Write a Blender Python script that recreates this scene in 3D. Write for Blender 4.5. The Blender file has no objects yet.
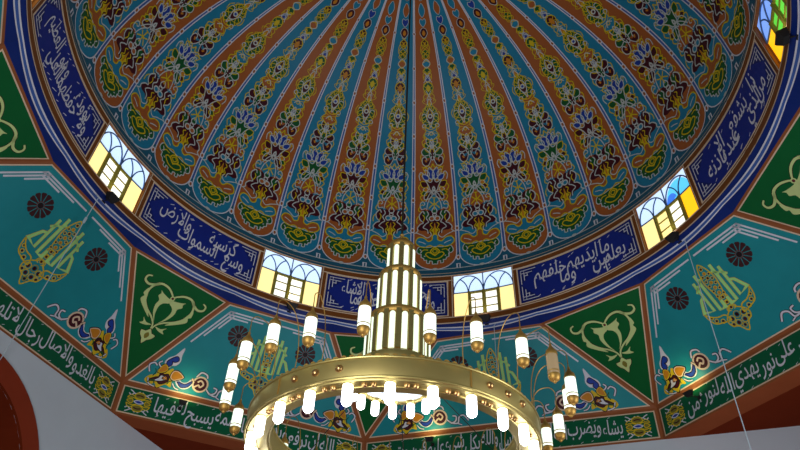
import bpy, bmesh, math, random, unicodedata
from math import sin, cos, pi, radians, sqrt, atan2, hypot
from mathutils import Vector, Matrix
from mathutils.geometry import delaunay_2d_cdt

S = 5.0                      # metres per drum radius
random.seed(4)
sc = bpy.context.scene
col = sc.collection
D = pi / 180

# ------------------------------------------------------------------ materials
def lin(c):
    return tuple(((v / 255 + .055) / 1.055) ** 2.4 if v > 10 else v / 255 / 12.92 for v in c) + (1,)

MATS = {}
def paint(name, rgb, rough=.45, metal=0., var=.12, scale=3., spec=.2):
    m = bpy.data.materials.new(name); m.use_nodes = True
    nt = m.node_tree; b = nt.nodes['Principled BSDF']
    tc = nt.nodes.new('ShaderNodeTexCoord'); n = nt.nodes.new('ShaderNodeTexNoise')
    n.inputs['Scale'].default_value = scale; n.inputs['Detail'].default_value = 5
    nt.links.new(tc.outputs['Object'], n.inputs['Vector'])
    mix = nt.nodes.new('ShaderNodeMix'); mix.data_type = 'RGBA'
    c = lin(rgb)
    mix.inputs['A'].default_value = tuple(v * (1 - var) for v in c[:3]) + (1,)
    mix.inputs['B'].default_value = tuple(min(1, v * (1 + var)) for v in c[:3]) + (1,)
    nt.links.new(n.outputs['Fac'], mix.inputs['Factor'])
    nt.links.new(mix.outputs['Result'], b.inputs['Base Color'])
    b.inputs['Roughness'].default_value = rough
    b.inputs['Metallic'].default_value = metal
    b.inputs['Specular IOR Level'].default_value = spec
    MATS[name] = m
    return m

def glow(name, rgb, strength, base=None):
    m = bpy.data.materials.new(name); m.use_nodes = True
    b = m.node_tree.nodes['Principled BSDF']
    b.inputs['Base Color'].default_value = lin(base or rgb)
    b.inputs['Emission Color'].default_value = lin(rgb)
    b.inputs['Emission Strength'].default_value = strength
    b.inputs['Roughness'].default_value = .25
    MATS[name] = m
    return m

paint('teal_blue', (30, 122, 156)); paint('orange', (158, 88, 42)); paint('slate', (60, 92, 160))
paint('dome_teal', (30, 92, 118)); paint('maroon', (66, 16, 28)); paint('leaf_green', (18, 84, 40))
paint('cobalt', (28, 60, 150)); paint('white', (186, 192, 190)); paint('yellow', (202, 176, 20))
paint('navy', (22, 40, 128)); paint('navy_dark', (18, 32, 104)); paint('royal', (14, 38, 108)); paint('brown', (116, 66, 26))
paint('cream', (214, 188, 160)); paint('terracotta', (142, 82, 46)); paint('turquoise', (28, 134, 142), rough=.4)
paint('triangle_green', (8, 92, 44), rough=.4); paint('band_green', (8, 88, 56), rough=.4)
paint('pale_green', (194, 210, 140)); paint('kufic_green', (160, 216, 130)); paint('gold', (206, 176, 30))
paint('rosette_brown', (60, 26, 30)); paint('rosette_red', (104, 46, 44)); paint('ink', (34, 14, 18)); paint('flower_orange', (190, 122, 30))
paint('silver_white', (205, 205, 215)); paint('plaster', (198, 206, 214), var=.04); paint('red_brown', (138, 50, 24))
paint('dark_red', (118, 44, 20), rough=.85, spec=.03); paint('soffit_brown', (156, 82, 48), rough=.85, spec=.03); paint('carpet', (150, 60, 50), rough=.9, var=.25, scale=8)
paint('brass', (176, 158, 96), rough=.40, metal=.85, var=.10, scale=6); paint('old_brass', (176, 138, 70), rough=.5, metal=.75, var=.2, scale=20)
paint('copper', (186, 146, 92), rough=.3, metal=.9); paint('dark_metal', (34, 32, 32), rough=.5); paint('cable_white', (176, 192, 200), rough=.5)
paint('cable_dark', (40, 36, 30), rough=.6); paint('olive', (126, 118, 46)); paint('bar_blue', (84, 112, 158)); paint('frame_brown', (140, 84, 34))
glow('bulb_glass', (250, 252, 255), 6); glow('lantern_glass', (230, 244, 226), 1.0); glow('tube_glass', (226, 240, 212), .95); glow('dim_glass', (150, 128, 96), .25)
glow('plate_glass', (214, 230, 242), .35)
glow('pane_amber', (255, 228, 150), 1.02); glow('pane_amber_deep', (255, 186, 24), 1.1); glow('pane_sky', (196, 222, 252), .98)
glow('pane_white', (252, 252, 240), 1.0); glow('pane_cyan', (90, 196, 240), .95); glow('pane_blue', (60, 120, 225), .9); glow('pane_green', (96, 210, 70), .8)
glow('pane_sky_deep', (120, 160, 235), .9); glow('lamp_lens', (255, 236, 190), 2.0)

# ------------------------------------------------------------------ 2D art mapped onto surfaces
class Art:
    """collects flat painted shapes in surface coordinates and maps them to 3D with fn(x, y, offset)"""
    def __init__(self, fn, grid=.04, step=.0025):
        self.fn = fn; self.v = []; self.f = []; self.m = []; self.names = []; self.grid = grid; self.step = step
    def mi(self, mat):
        if mat not in self.names: self.names.append(mat)
        return self.names.index(mat)
    def add(self, pts, faces, mat, layer):
        b = len(self.v); off = layer * self.step; i = self.mi(mat)
        self.v += [self.fn(p[0], p[1], off) for p in pts]
        self.f += [tuple(b + k for k in f) for f in faces]; self.m += [i] * len(faces)
    def poly(self, pts, mat, layer, grid=None):
        g = grid or self.grid
        P = [Vector(p) for p in pts]; Q = []
        n = len(P)
        for i in range(n):
            a, b = P[i], P[(i + 1) % n]; k = max(1, int((b - a).length / g + .5))
            Q += [a.lerp(b, j / k) for j in range(k)]
        x0, x1 = min(p.x for p in Q), max(p.x for p in Q); y0, y1 = min(p.y for p in Q), max(p.y for p in Q)
        n = len(Q); ins = []
        nx, ny = int((x1 - x0) / g), int((y1 - y0) / g)
        for i in range(1, nx + 1):
            for j in range(1, ny + 1):
                p = Vector((x0 + (x1 - x0) * i / (nx + 1), y0 + (y1 - y0) * j / (ny + 1)))
                c = False
                for a in range(n):
                    s, t = Q[a], Q[a - 1]
                    if (s.y > p.y) != (t.y > p.y) and p.x < (t.x - s.x) * (p.y - s.y) / (t.y - s.y) + s.x: c = not c
                if c: ins.append(p)
        r = delaunay_2d_cdt(Q + ins, [], [list(range(n))], 1, 1e-6)
        self.add([(v.x, v.y) for v in r[0]], [tuple(f) for f in r[2]], mat, layer)
    def stroke(self, pts, w, mat, layer, closed=False):
        n = len(pts)
        if n < 2: return
        out = []
        for i in range(n):
            a = pts[(i - 1) % n] if closed or i > 0 else pts[i]
            b = pts[(i + 1) % n] if closed or i < n - 1 else pts[i]
            dx, dy = b[0] - a[0], b[1] - a[1]; L = hypot(dx, dy) or 1e-9
            ww = (w(i / (n - 1)) if callable(w) else w) / 2
            # mitre
            if (closed or 0 < i < n - 1):
                e1 = (pts[i][0] - a[0], pts[i][1] - a[1]); l1 = hypot(*e1) or 1e-9
                cs = abs((e1[0] * dx + e1[1] * dy) / (l1 * L)); ww /= max(cs, .6)
            out += [(pts[i][0] - dy / L * ww, pts[i][1] + dx / L * ww), (pts[i][0] + dy / L * ww, pts[i][1] - dx / L * ww)]
        k = n if closed else n - 1
        self.add(out, [(2 * i, 2 * i + 1, (2 * i + 3) % (2 * n), (2 * i + 2) % (2 * n)) for i in range(k)], mat, layer)
    def line(self, a, b, w, mat, layer):
        k = max(1, int(hypot(b[0] - a[0], b[1] - a[1]) / self.grid + .5))
        self.stroke([(a[0] + (b[0] - a[0]) * i / k, a[1] + (b[1] - a[1]) * i / k) for i in range(k + 1)], w, mat, layer)
    def disc(self, c, r, mat, layer, n=14, ry=None):
        self.poly([(c[0] + r * cos(2 * pi * i / n), c[1] + (ry or r) * sin(2 * pi * i / n)) for i in range(n)], mat, layer, grid=1)
    def ring(self, c, r, w, mat, layer, n=16, ry=None):
        self.stroke([(c[0] + r * cos(2 * pi * i / n), c[1] + (ry or r) * sin(2 * pi * i / n)) for i in range(n)], w, mat, layer, True)
    def build(self, name, parent=None, smooth=False):
        me = bpy.data.meshes.new(name)
        me.from_pydata([Vector(p) * S for p in self.v], [], self.f)
        for n in self.names: me.materials.append(MATS[n])
        me.polygons.foreach_set('material_index', self.m)
        if smooth: me.polygons.foreach_set('use_smooth', [True] * len(self.f))
        me.update()
        o = bpy.data.objects.new(name, me); col.objects.link(o); o.parent = parent
        return o

def smooth_path(pts, k=5, closed=False):
    n = len(pts); out = []
    for i in range(n if closed else n - 1):
        g = lambda j: pts[j % n] if closed else pts[min(max(j, 0), n - 1)]
        p0, p1, p2, p3 = g(i - 1), g(i), g(i + 1), g(i + 2)
        for s in range(k):
            t = s / k
            out.append(tuple(.5 * (2 * p1[c] + (p2[c] - p0[c]) * t + (2 * p0[c] - 5 * p1[c] + 4 * p2[c] - p3[c]) * t * t
                                   + (3 * p1[c] - p0[c] - 3 * p2[c] + p3[c]) * t ** 3) for c in (0, 1)))
    if not closed: out.append(tuple(pts[-1]))
    return out

def prop(o, label=None, cat=None, group=None, kind=None):
    for k, v in (('label', label), ('category', cat), ('group', group), ('kind', kind)):
        if v: o[k] = v
    return o

def empty(name, loc=(0, 0, 0)):
    o = bpy.data.objects.new(name, None); o.location = loc; col.objects.link(o); o.empty_display_size = .2
    return o

# ------------------------------------------------------------------ solids (bmesh builders, drum-radius units)
class Solid:
    def __init__(self): self.v = []; self.f = []; self.m = []; self.names = []
    def add(self, vs, fs, mat):
        if mat not in self.names: self.names.append(mat)
        b = len(self.v); self.v += [tuple(p) for p in vs]; self.f += [tuple(b + k for k in f) for f in fs]
        self.m += [self.names.index(mat)] * len(fs)
    def lathe(self, prof, mat, n=24, c=(0, 0), closed=False):
        vs = []; fs = []; L = len(prof)
        for i in range(n):
            a = 2 * pi * i / n
            vs += [(c[0] + r * cos(a), c[1] + r * sin(a), z) for r, z in prof]
        for i in range(n):
            j = (i + 1) % n
            for k in range(L if closed else L - 1):
                q = (k + 1) % L
                fs.append((i * L + k, j * L + k, j * L + q, i * L + q))
        self.add(vs, fs, mat)
    def tube(self, path, r, mat, n=8):
        P = [Vector(p) for p in path]; vs = []; fs = []
        up = Vector((0, 0, 1))
        prev = None
        for i, p in enumerate(P):
            t = (P[min(i + 1, len(P) - 1)] - P[max(i - 1, 0)]).normalized()
            if prev is None:
                a = t.cross(up if abs(t.z) < .95 else Vector((1, 0, 0))).normalized()
            else: a = (prev - t * prev.dot(t)).normalized()
            prev = a; b = t.cross(a)
            rr = r(i / (len(P) - 1)) if callable(r) else r
            vs += [p + a * rr * cos(2 * pi * k / n) + b * rr * sin(2 * pi * k / n) for k in range(n)]
        for i in range(len(P) - 1):
            for k in range(n):
                fs.append((i * n + k, i * n + (k + 1) % n, (i + 1) * n + (k + 1) % n, (i + 1) * n + k))
        fs += [tuple(range(n))[::-1], tuple((len(P) - 1) * n + k for k in range(n))]
        self.add(vs, fs, mat)
    def box(self, c, ex, ey, ez, mat):
        c, ex, ey, ez = Vector(c), Vector(ex), Vector(ey), Vector(ez)
        vs = [c + ex * a + ey * b + ez * d for a in (-1, 1) for b in (-1, 1) for d in (-1, 1)]
        self.add(vs, [(0, 1, 3, 2), (4, 6, 7, 5), (0, 4, 5, 1), (2, 3, 7, 6), (0, 2, 6, 4), (1, 5, 7, 3)], mat)
    def build(self, name, parent=None, smooth=True, origin=None):
        o_ = Vector(origin or (0, 0, 0))
        me = bpy.data.meshes.new(name)
        me.from_pydata([(Vector(p) - o_) * S for p in self.v], [], self.f)
        for n in self.names: me.materials.append(MATS[n])
        me.polygons.foreach_set('material_index', self.m)
        bm = bmesh.new(); bm.from_mesh(me)
        bmesh.ops.recalc_face_normals(bm, faces=bm.faces)
        if smooth:
            for f in bm.faces: f.smooth = True
            for e in bm.edges:
                if len(e.link_faces) == 2 and e.calc_face_angle(0) > .7: e.smooth = False
        bm.to_mesh(me); bm.free()
        o = bpy.data.objects.new(name, me); col.objects.link(o); o.parent = parent
        if origin: o.location = o_ * S
        return o

# ------------------------------------------------------------------ key dimensions (from the survey of the photo)
RK, ZK, HD, PW, AB = 1.0063, .24444, .9276, .8576, .8956
R1, Z1 = .9908, .198
RP, ZP = 1.0468, -.0672
RO, ZO, ZO2 = 1.3341, -.3628, -.4806
WW = 6.985 * D
DL = 1.94
WIN_AZ = [157.5 - 45 * k for k in range(8)]
SIDE = {157.5: 'west', 112.5: 'northwest', 67.5: 'north', 22.5: 'northeast', -22.5: 'east', -67.5: 'southeast', -112.5: 'south', -157.5: 'southwest'}
def half(az): return (22.5 + DL if round((az - 67.5) / 90 * 10) % 10 == 0 else 22.5 - DL)
def cyl(a, r, z): return Vector((r * cos(a), r * sin(a), z))

# ------------------------------------------------------------------ dome profile
_N = 700
_pr = [(R1, Z1)]
for i in range(_N + 1):
    t = (i / _N) * pi / 2
    _pr.append((RK * max(cos(t), 0) ** PW, ZK + HD * sin(t) ** AB))
_ss = [0.]
for a, b in zip(_pr, _pr[1:]): _ss.append(_ss[-1] + hypot(b[0] - a[0], b[1] - a[1]))
_s0 = _ss[1]
_ss = [v - _s0 for v in _ss]
S_END = _ss[-1]
def prof(s):
    s = min(max(s, _ss[0]), S_END)
    lo, hi = 0, len(_ss) - 1
    while hi - lo > 1:
        m = (lo + hi) // 2
        if _ss[m] <= s: lo = m
        else: hi = m
    t = (s - _ss[lo]) / max(_ss[hi] - _ss[lo], 1e-9)
    r = _pr[lo][0] * (1 - t) + _pr[hi][0] * t; z = _pr[lo][1] * (1 - t) + _pr[hi][1] * t
    return r, z
def prof_n(s):
    a, b = prof(s - .01), prof(s + .01)
    dr, dz = b[0] - a[0], b[1] - a[1]; L = hypot(dr, dz) or 1
    return -dz / L, dr / L          # inward normal (r, z)
HW = 5.625 * D
def hh(s): return max(prof(s)[0], .004) * HW

def dome_map(x, s, off):            # x = metric offset across the petal, s = arc length
    r, z = prof(s); a = x / max(r, .004)
    nr, nz = prof_n(s); o = (off + .0015) / S
    return cyl(a, r + nr * o, z + nz * o)

# ------------------------------------------------------------------ dome shell
sh = Solid()
rows = [_ss[0], -.03, 0] + [S_END * i / 46 for i in range(1, 46)] + [S_END]
NA = 192
vs = []; fs = []
for s in rows:
    r, z = prof(s)
    vs += [cyl(2 * pi * k / NA, max(r, .0005), z) for k in range(NA)]
for i in range(len(rows) - 1):
    for k in range(NA): fs.append((i * NA + k, i * NA + (k + 1) % NA, (i + 1) * NA + (k + 1) % NA, (i + 1) * NA + k))
sh.add(vs, fs, 'dome_teal')
dome = sh.build('ceiling')
prop(dome, 'painted dome ceiling of blue and orange petals above the chandelier', 'ceiling', kind='structure')

def half_w(s, f=1.):
    b = .085
    return f * (1 if s >= b else sqrt(max(0, 1 - (1 - s / b) ** 2.3)))

def make_petal(name, base, accent, pal, pal2, loc_az):
    A = Art(dome_map, grid=.03)
    # field
    rows = [.0005, .002, .006, .013, .022, .034, .048, .065, .085] + [.085 + (1.50 - .085) * i / 34 for i in range(1, 35)]
    for (i, s) in enumerate(rows[:-1]):
        s2 = rows[i + 1]
        n = 6
        pts = [(hh(s) * half_w(s, .935) * (2 * k / n - 1), s) for k in range(n + 1)] + [(hh(s2) * half_w(s2, .93) * (2 * k / n - 1), s2) for k in range(n + 1)]
        A.add(pts, [(k, k + 1, n + 2 + k, n + 1 + k) for k in range(n)], base, 0)
    # slate strip along the joint on one side, and the white outline with its knots
    sr = [.085 + 1.39 * i / 60 for i in range(61)]
    A.stroke([(hh(s), s) for s in sr], lambda t: .0120 * (1 - .45 * t), 'slate', .3)
    ol = [.0005, .002, .006, .013, .022, .034, .048, .065, .085] + [.085 + 1.40 * i / 50 for i in range(1, 51)]
    path = [(-hh(s) * half_w(s, .935), s) for s in reversed(ol)] + [(hh(s) * half_w(s, .935), s) for s in ol]
    A.stroke(path, .0044, 'silver_white', 3)
    for s in [.055 + .152 * k for k in range(10)]:
        k_ = (hh(s) / .0988) ** .5
        A.disc((hh(s), s), .0098 * k_, 'silver_white', 3.4, 10, .0140 * k_); A.disc((hh(s), s), .0052 * k_, 'terracotta', 3.8, 8, .0085 * k_)
    A.disc((0, 0.001), .012, 'white', 3.4, 8, .008); A.disc((0, 0.001), .006, 'terracotta', 3.8, 6, .004)
    # -- motif helpers in (q, s): q is a fraction of the petal's half width
    def M(pts): return [(q * hh(s), s) for q, s in pts]
    def mir(pts): return [(-q, s) for q, s in pts]
    def wd(pts): return (hh(sum(p[1] for p in pts) / len(pts)) / .0988) ** .65
    def fill(pts, mat, line='white', both=True, layer=1, w=.0041, k=3):
        for P in ((pts, mir(pts)) if both else (pts,)):
            sp = smooth_path(M(P), k, True)
            A.poly(sp, mat, layer)
            if line: A.stroke(sp, w * wd(pts), line, layer + 1.2, True)
    def ln(pts, mat, both=True, layer=3, w=.0041, k=5):
        for P in ((pts, mir(pts)) if both else (pts,)):
            A.stroke(smooth_path(M(P), k), w * wd(pts), mat, layer)
    def circ(q, s, r, mat, both=True, layer=3, w=.0041, fillm=None):
        for sg in ((1, -1) if both else (1,)):
            c = (sg * q * hh(s), s); k = hh(s) / .0988
            if fillm: A.disc(c, r * k, fillm, layer - .6, 10)
            A.ring(c, r * k, w * k ** .65, mat, layer, 12)
    def leaf(q0, s0, q1, s1, w, mat, line='white', layer=1.5, both=True):
        dq, ds = (q1 - q0) * hh(s0), s1 - s0; L = hypot(dq, ds); nx, ny = -ds / L, dq / L
        pts = [(q0, s0), (q0 + dq * .35 / hh(s0) + nx * w / hh(s0), s0 + ds * .35 + ny * w), (q0 + dq * .75 / hh(s0) + nx * w * .7 / hh(s0), s0 + ds * .75 + ny * w * .7), (q1, s1),
               (q0 + dq * .75 / hh(s0) - nx * w * .7 / hh(s0), s0 + ds * .75 - ny * w * .7), (q0 + dq * .35 / hh(s0) - nx * w / hh(s0), s0 + ds * .35 - ny * w)]
        fill(pts, mat, line, both, layer, k=3)
    # 1 scalloped green medallion
    med = [(-.66, .124), (-.78, .108), (-.78, .092), (-.68, .084), (-.60, .084), (-.60, .066), (-.50, .062), (-.46, .050), (-.36, .052), (-.36, .036), (-.24, .034), (-.24, .046), (-.12, .044), (-.11, .030), (0, .030)]
    med = med + [(-q, s) for q, s in med[-2::-1]] + [(.36, .118), (0, .122), (-.36, .118)]
    fill(med, 'leaf_green', 'white', False, 1, k=2)
    ln([(-.40, .080), (-.22, .062), (0, .056), (.22, .062), (.40, .080), (.30, .092), (.10, .084), (0, .078), (-.10, .084), (-.30, .092), (-.40, .080)], 'yellow', False, w=.0052)
    ln([(-.20, .098), (0, .074), (.20, .098), (0, .116), (-.20, .098)], 'yellow', False, w=.0052, k=2)
    ln([(-.11, .098), (0, .086), (.11, .098), (0, .108), (-.11, .098)], 'yellow', False, w=.0040, k=2)
    ln([(-.66, .110), (-.58, .096), (-.64, .090)], 'white'); ln([(-.48, .074), (-.42, .070)], 'white'); ln([(-.30, .104), (-.48, .106), (-.56, .098)], 'yellow')
    # 2 scrolls beside the medallion's neck
    scroll = [(0, .116), (-.22, .128), (-.46, .118), (-.70, .126), (-.86, .146), (-.74, .170), (-.48, .168), (-.30, .150), (-.13, .158), (-.12, .178), (0, .186)]
    sc_ = scroll + [(-q, s) for q, s in scroll[-2:0:-1]]
    fill(sc_, accent, 'yellow', False, 1.6, w=.0050, k=3)
    ln([(-.86, .196), (-.55, .182), (-.34, .168), (-.16, .182), (-.22, .2)], 'white')
    ln([(-.72, .15), (-.56, .145), (-.4, .136)], 'white')
    # 3 maroon bell with white S-curves
    bell = [(0, .178), (-.16, .186), (-.30, .192), (-.40, .206), (-.62, .206), (-.76, .218), (-.70, .238), (-.56, .246), (-.70, .266), (-.66, .292), (-.52, .314), (-.34, .304), (-.14, .318), (0, .304)]
    fill(bell + [(-q, s) for q, s in bell[-2:0:-1]], 'maroon', None, False, 1, k=2)
    g_ = [(-.24, .272), (-.44, .266), (-.56, .286), (-.46, .306), (-.26, .298)]
    fill(g_, 'leaf_green' if base == 'orange' else 'maroon', None, True, 1.5, k=2)
    ln([(-.90, .192), (-.76, .204), (-.78, .220), (-.66, .238), (-.52, .246), (-.66, .262), (-.70, .284), (-.54, .304), (-.46, .290)], 'white', w=.0046)
    ln([(-.30, .190), (-.34, .210), (-.52, .222), (-.40, .240), (-.28, .250), (-.38, .270), (-.28, .288), (-.34, .304)], 'white', w=.0044)
    ln([(-.14, .190), (-.22, .206), (-.12, .220), (-.20, .236), (-.10, .246)], 'yellow', w=.0040)
    ln([(-.52, .252), (-.46, .272), (-.54, .286)], 'yellow'); ln([(-.62, .300), (-.74, .310), (-.66, .330), (-.52, .338)], 'yellow')
    circ(.13, .266, .0115, 'white', w=.0050, fillm=base); circ(0, .286, .0085, 'white', False)
    leaf(0, .290, 0, .322, .011, 'maroon' if base != 'orange' else 'leaf_green', 'white', both=False)
    fill([(0, .246), (-.05, .218), (-.18, .206), (-.08, .196), (-.12, .176), (0, .186), (.12, .176), (.08, .196), (.18, .206), (.05, .218)], 'yellow', None, False, 2.6, k=2)
    ln([(0, .236), (0, .192)], 'flower_orange', False, 3.2, w=.006)
    ln([(-.80, .242), (-.82, .262), (-.74, .280)], 'yellow')
    # 4 accent field with a yellow star
    acc = [(0, .300), (-.24, .310), (-.44, .322), (-.58, .336), (-.46, .352), (-.26, .352), (-.16, .372), (0, .388)]
    fill(acc + [(-q, s) for q, s in acc[-2:0:-1]], accent, None, False, 1.4, k=3)
    fill([(-.46, .322), (-.60, .318), (-.64, .338), (-.54, .350), (-.42, .346)], accent, None, True, 1.6, k=3)
    ln([(-.40, .318), (-.60, .314), (-.66, .338), (-.54, .352), (-.44, .340), (-.52, .332)], 'white')
    ln([(-.26, .318), (0, .338), (.26, .318)], 'yellow', False, w=.0048); ln([(0, .31), (0, .372)], 'yellow', False, w=.0048); ln([(-.22, .352), (0, .338), (.22, .352)], 'yellow', False, w=.0048)
    ln([(-.36, .31), (-.3, .345), (-.14, .376)], 'white'); ln([(-.56, .356), (-.66, .374), (-.52, .386)], 'yellow')
    # 5 palmette with blue crown
    leaf(-.12, .398, -.46, .364, .016, 'maroon' if base == 'orange' else 'leaf_green'); leaf(-.34, .398, -.60, .386, .012, pal2, 'yellow')
    star = [(0, .482), (-.08, .450), (-.20, .446), (-.40, .456), (-.24, .428), (-.18, .408), (-.08, .402), (0, .384)]
    fill(star + [(-q, s) for q, s in star[-2:0:-1]], pal, 'white', False, 1.6, k=2)
    ln([(-.06, .412), (0, .402), (.06, .412), (0, .424), (-.06, .412)], 'white', False, 3.2, .0060, 2)
    leaf(-.30, .424, -.64, .448, .015, pal, 'yellow'); leaf(-.26, .412, -.52, .410, .010, 'flower_orange', 'white')
    leaf(-.06, .458, -.20, .516, .015, 'cobalt'); leaf(-.24, .458, -.54, .482, .012, 'cobalt')
    ln([(-.62, .40), (-.74, .42), (-.66, .436)], 'yellow'); ln([(-.66, .455), (-.72, .478), (-.62, .494), (-.50, .486)], 'white'); ln([(-.40, .492), (-.50, .512), (-.36, .520), (-.26, .506)], 'yellow')
    ln([(0, .41), (-.22, .386), (-.40, .350)], 'white'); leaf(-.22, .474, -.40, .506, .008, base, 'white')
    # 6 thin V and four-lobed maroon tree
    ln([(-.42, .514), (-.30, .526), (-.10, .516), (0, .532), (.10, .516), (.30, .526), (.42, .514)], 'yellow', False, w=.0046)
    fill([(-.06, .566), (-.12, .534), (-.30, .520), (-.50, .534), (-.52, .560), (-.36, .568), (-.28, .548), (-.18, .552)], 'maroon', None, True, 1.6, k=3)
    ln([(-.04, .570), (-.14, .540), (-.30, .522), (-.52, .534), (-.54, .558), (-.38, .566), (-.30, .550)], 'white')
    fill([(-.05, .572), (-.22, .560), (-.48, .570), (-.56, .592), (-.38, .604), (-.20, .590)], pal2, None, True, 1.6, k=3)
    ln([(-.20, .574), (-.46, .572), (-.58, .590), (-.42, .606), (-.20, .592), (-.05, .576)], 'white')
    leaf(0, .55, 0, .618, .014, pal, 'white', both=False); leaf(-.12, .586, -.40, .630, .012, 'leaf_green', 'yellow')
    ln([(-.56, .545), (-.64, .565), (-.56, .58)], 'yellow'); ln([(-.32, .542), (-.40, .552)], 'flower_orange', w=.008)
    ln([(-.28, .604), (-.14, .618), (0, .604), (.14, .618), (.28, .604)], 'white', False)
    leaf(-.08, .616, -.28, .652, .011, pal2, 'white'); leaf(0, .61, 0, .65, .009, 'cobalt', 'white', both=False)
    ln([(-.46, .612), (-.54, .636), (-.38, .65), (-.44, .67)], 'yellow')
    # 7 accent blossom
    fl = [(0, .642), (-.22, .650), (-.42, .668), (-.30, .684), (-.34, .704), (-.12, .698), (0, .716)]
    fill(fl + [(-q, s) for q, s in fl[-2:0:-1]], accent, 'yellow', False, 1.6, k=3)
    ln([(-.2, .664), (0, .682), (.2, .664)], 'white', False); circ(0, .672, .008, 'yellow', False)
    # 8 lattice lozenge
    lz = [(0, .832), (-.16, .806), (-.40, .776), (-.52, .748), (-.46, .722), (-.26, .700), (0, .692)]
    fill(lz + [(-q, s) for q, s in lz[-2:0:-1]], 'leaf_green', 'yellow', False, 1.2, k=3)
    fill([(0, .786), (-.24, .752), (0, .720), (.24, .752)], 'maroon', 'white', False, 2, k=2)
    circ(0, .752, .011, 'white', False, 3.4, .006, 'cobalt' if base != 'orange' else 'maroon')
    ln([(-.46, .722), (-.22, .742), (0, .792), (.1, .81)], 'yellow'); ln([(-.5, .758), (-.3, .762), (-.12, .726), (0, .700)], 'white')
    ln([(-.30, .796), (-.2, .776), (0, .812)], 'yellow'); ln([(-.58, .732), (-.66, .752), (-.54, .772)], 'yellow'); leaf(-.28, .712, -.5, .706, .009, 'maroon', 'white')
    leaf(0, .796, 0, .83, .009, 'flower_orange', 'white', both=False)
    # 9 neck and diamond
    ln([(-.16, .824), (0, .846), (.16, .866)], 'white'); ln([(-.3, .818), (-.36, .842), (-.22, .852)], 'yellow')
    fill([(0, .846), (-.34, .874), (-.28, .892), (0, .906), (.28, .892), (.34, .874)], 'maroon' if base != 'orange' else 'leaf_green', 'yellow', False, 1.6, k=2)
    fill([(0, .860), (-.16, .876), (0, .894), (.16, .876)], 'flower_orange' if base != 'orange' else 'yellow', None, False, 2.4, k=2)
    ln([(-.30, .902), (0, .928), (.2, .945)], 'white'); leaf(0, .902, 0, .936, .011, 'cobalt', 'white', both=False)
    ln([(-.24, .922), (-.32, .936), (-.14, .952), (0, .938)], 'yellow')
    # braided hairlines that tie the motifs together
    def braid(s0, s1, amp, per, mat, ph, layer):
        n = int((s1 - s0) / per * 10)
        for sg in (1, -1):
            A.stroke(M([(sg * amp(s0 + (s1 - s0) * i / n) * sin(2 * pi * (s1 - s0) * i / n / per + ph), s0 + (s1 - s0) * i / n) for i in range(n + 1)]), .0025, mat, layer)
    braid(.600, .845, lambda s: .50 - .6 * max(0, s - .74), .080, 'yellow', 0, 2.3)
    braid(.845, 1.10, lambda s: .33, .062, 'yellow', 0, 2.3)
    braid(.330, .520, lambda s: .66, .090, 'yellow', .4, 1.3)
    # 10 chain of small pieces up to the crown
    fill([(0, .940), (-.24, .956), (0, .972), (.24, .956)], 'leaf_green', 'yellow', False, 1.6, k=2)
    fill([(0, .966), (-.30, .984), (-.2, .998), (0, 1.006), (.2, .998), (.30, .984)], accent, 'white', False, 1.8, k=2)
    for s0, m1, m2 in ((1.008, 'leaf_green', 'maroon'), (1.052, 'maroon', 'flower_orange')):
        fill([(0, s0), (-.32, s0 + .021), (0, s0 + .042), (.32, s0 + .021)], m1, 'yellow', False, 1.4, k=2)
        ln([(-.16, s0 + .010), (.16, s0 + .032)], 'yellow', True); fill([(0, s0 + .013), (-.12, s0 + .021), (0, s0 + .03), (.12, s0 + .021)], m2, None, False, 2.2, k=2)
    ln([(-.36, 1.03), (-.42, 1.05), (-.34, 1.07)], 'yellow')
    fill([(0, 1.098), (-.38, 1.118), (-.26, 1.138), (0, 1.144), (.26, 1.138), (.38, 1.118)], 'maroon', 'white', False, 1.6, k=3)
    fill([(0, 1.108), (-.18, 1.12), (0, 1.134), (.18, 1.12)], 'flower_orange', None, False, 2.4, k=2)
    fill([(0, 1.148), (-.36, 1.168), (-.24, 1.184), (0, 1.178), (.24, 1.184), (.36, 1.168)], accent if base == 'orange' else 'cobalt', 'white', False, 1.6, k=3)
    for s0, s1, m1 in ((1.19, 1.252, accent), (1.262, 1.292, 'maroon'), (1.30, 1.35, accent), (1.36, 1.40, 'leaf_green'), (1.41, 1.45, 'maroon')):
        w_ = .40
        fill([(0, s0), (-w_, s0 * .55 + s1 * .45), (0, s1), (w_, s0 * .55 + s1 * .45)], m1, 'white', False, 1.6, k=4)
    o = A.build(name, dome, True)
    o.rotation_euler.z = loc_az
    return o

p_blue = make_petal('petal', 'teal_blue', 'orange', 'leaf_green', 'maroon', 67.5 * D)
p_org = make_petal('petal', 'orange', 'teal_blue', 'maroon', 'leaf_green', (67.5 + 11.25) * D)
for k in range(2, 32):
    src = p_blue if k % 2 == 0 else p_org
    o = src.copy(); col.objects.link(o); o.parent = dome; o.rotation_euler.z = (67.5 + 11.25 * k) * D

# ring line with upright ticks between the petals and the drum
A = Art(lambda x, s, off: dome_map(x * prof(s)[0], s, off), grid=.03)
NC = 256
def ring_line(s, w, mat, layer): A.stroke([(2 * pi * k / NC, s) for k in range(NC)], w, mat, layer, True)
ring_line(-.001, .0055, 'white', 2.6); ring_line(-.034, .004, 'cream', 2.6)
for k in range(32):
    a = (67.5 + 11.25 * (k + .5)) * D; t = .006
    A.stroke([(a - t, -.001), (a - t, .022), (a + t, .022), (a + t, -.001)], .0048, 'silver_white', 2.8)
A.build('border', dome, True)

# ------------------------------------------------------------------ drum
def drum_r(z): return 1 + (R1 - 1) * z / Z1
def drum_map(az):
    def fn(x, z, off): return cyl(az - x, drum_r(z) - (off + .0015) / S, z)      # x to the right as seen from inside
    return fn

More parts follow.
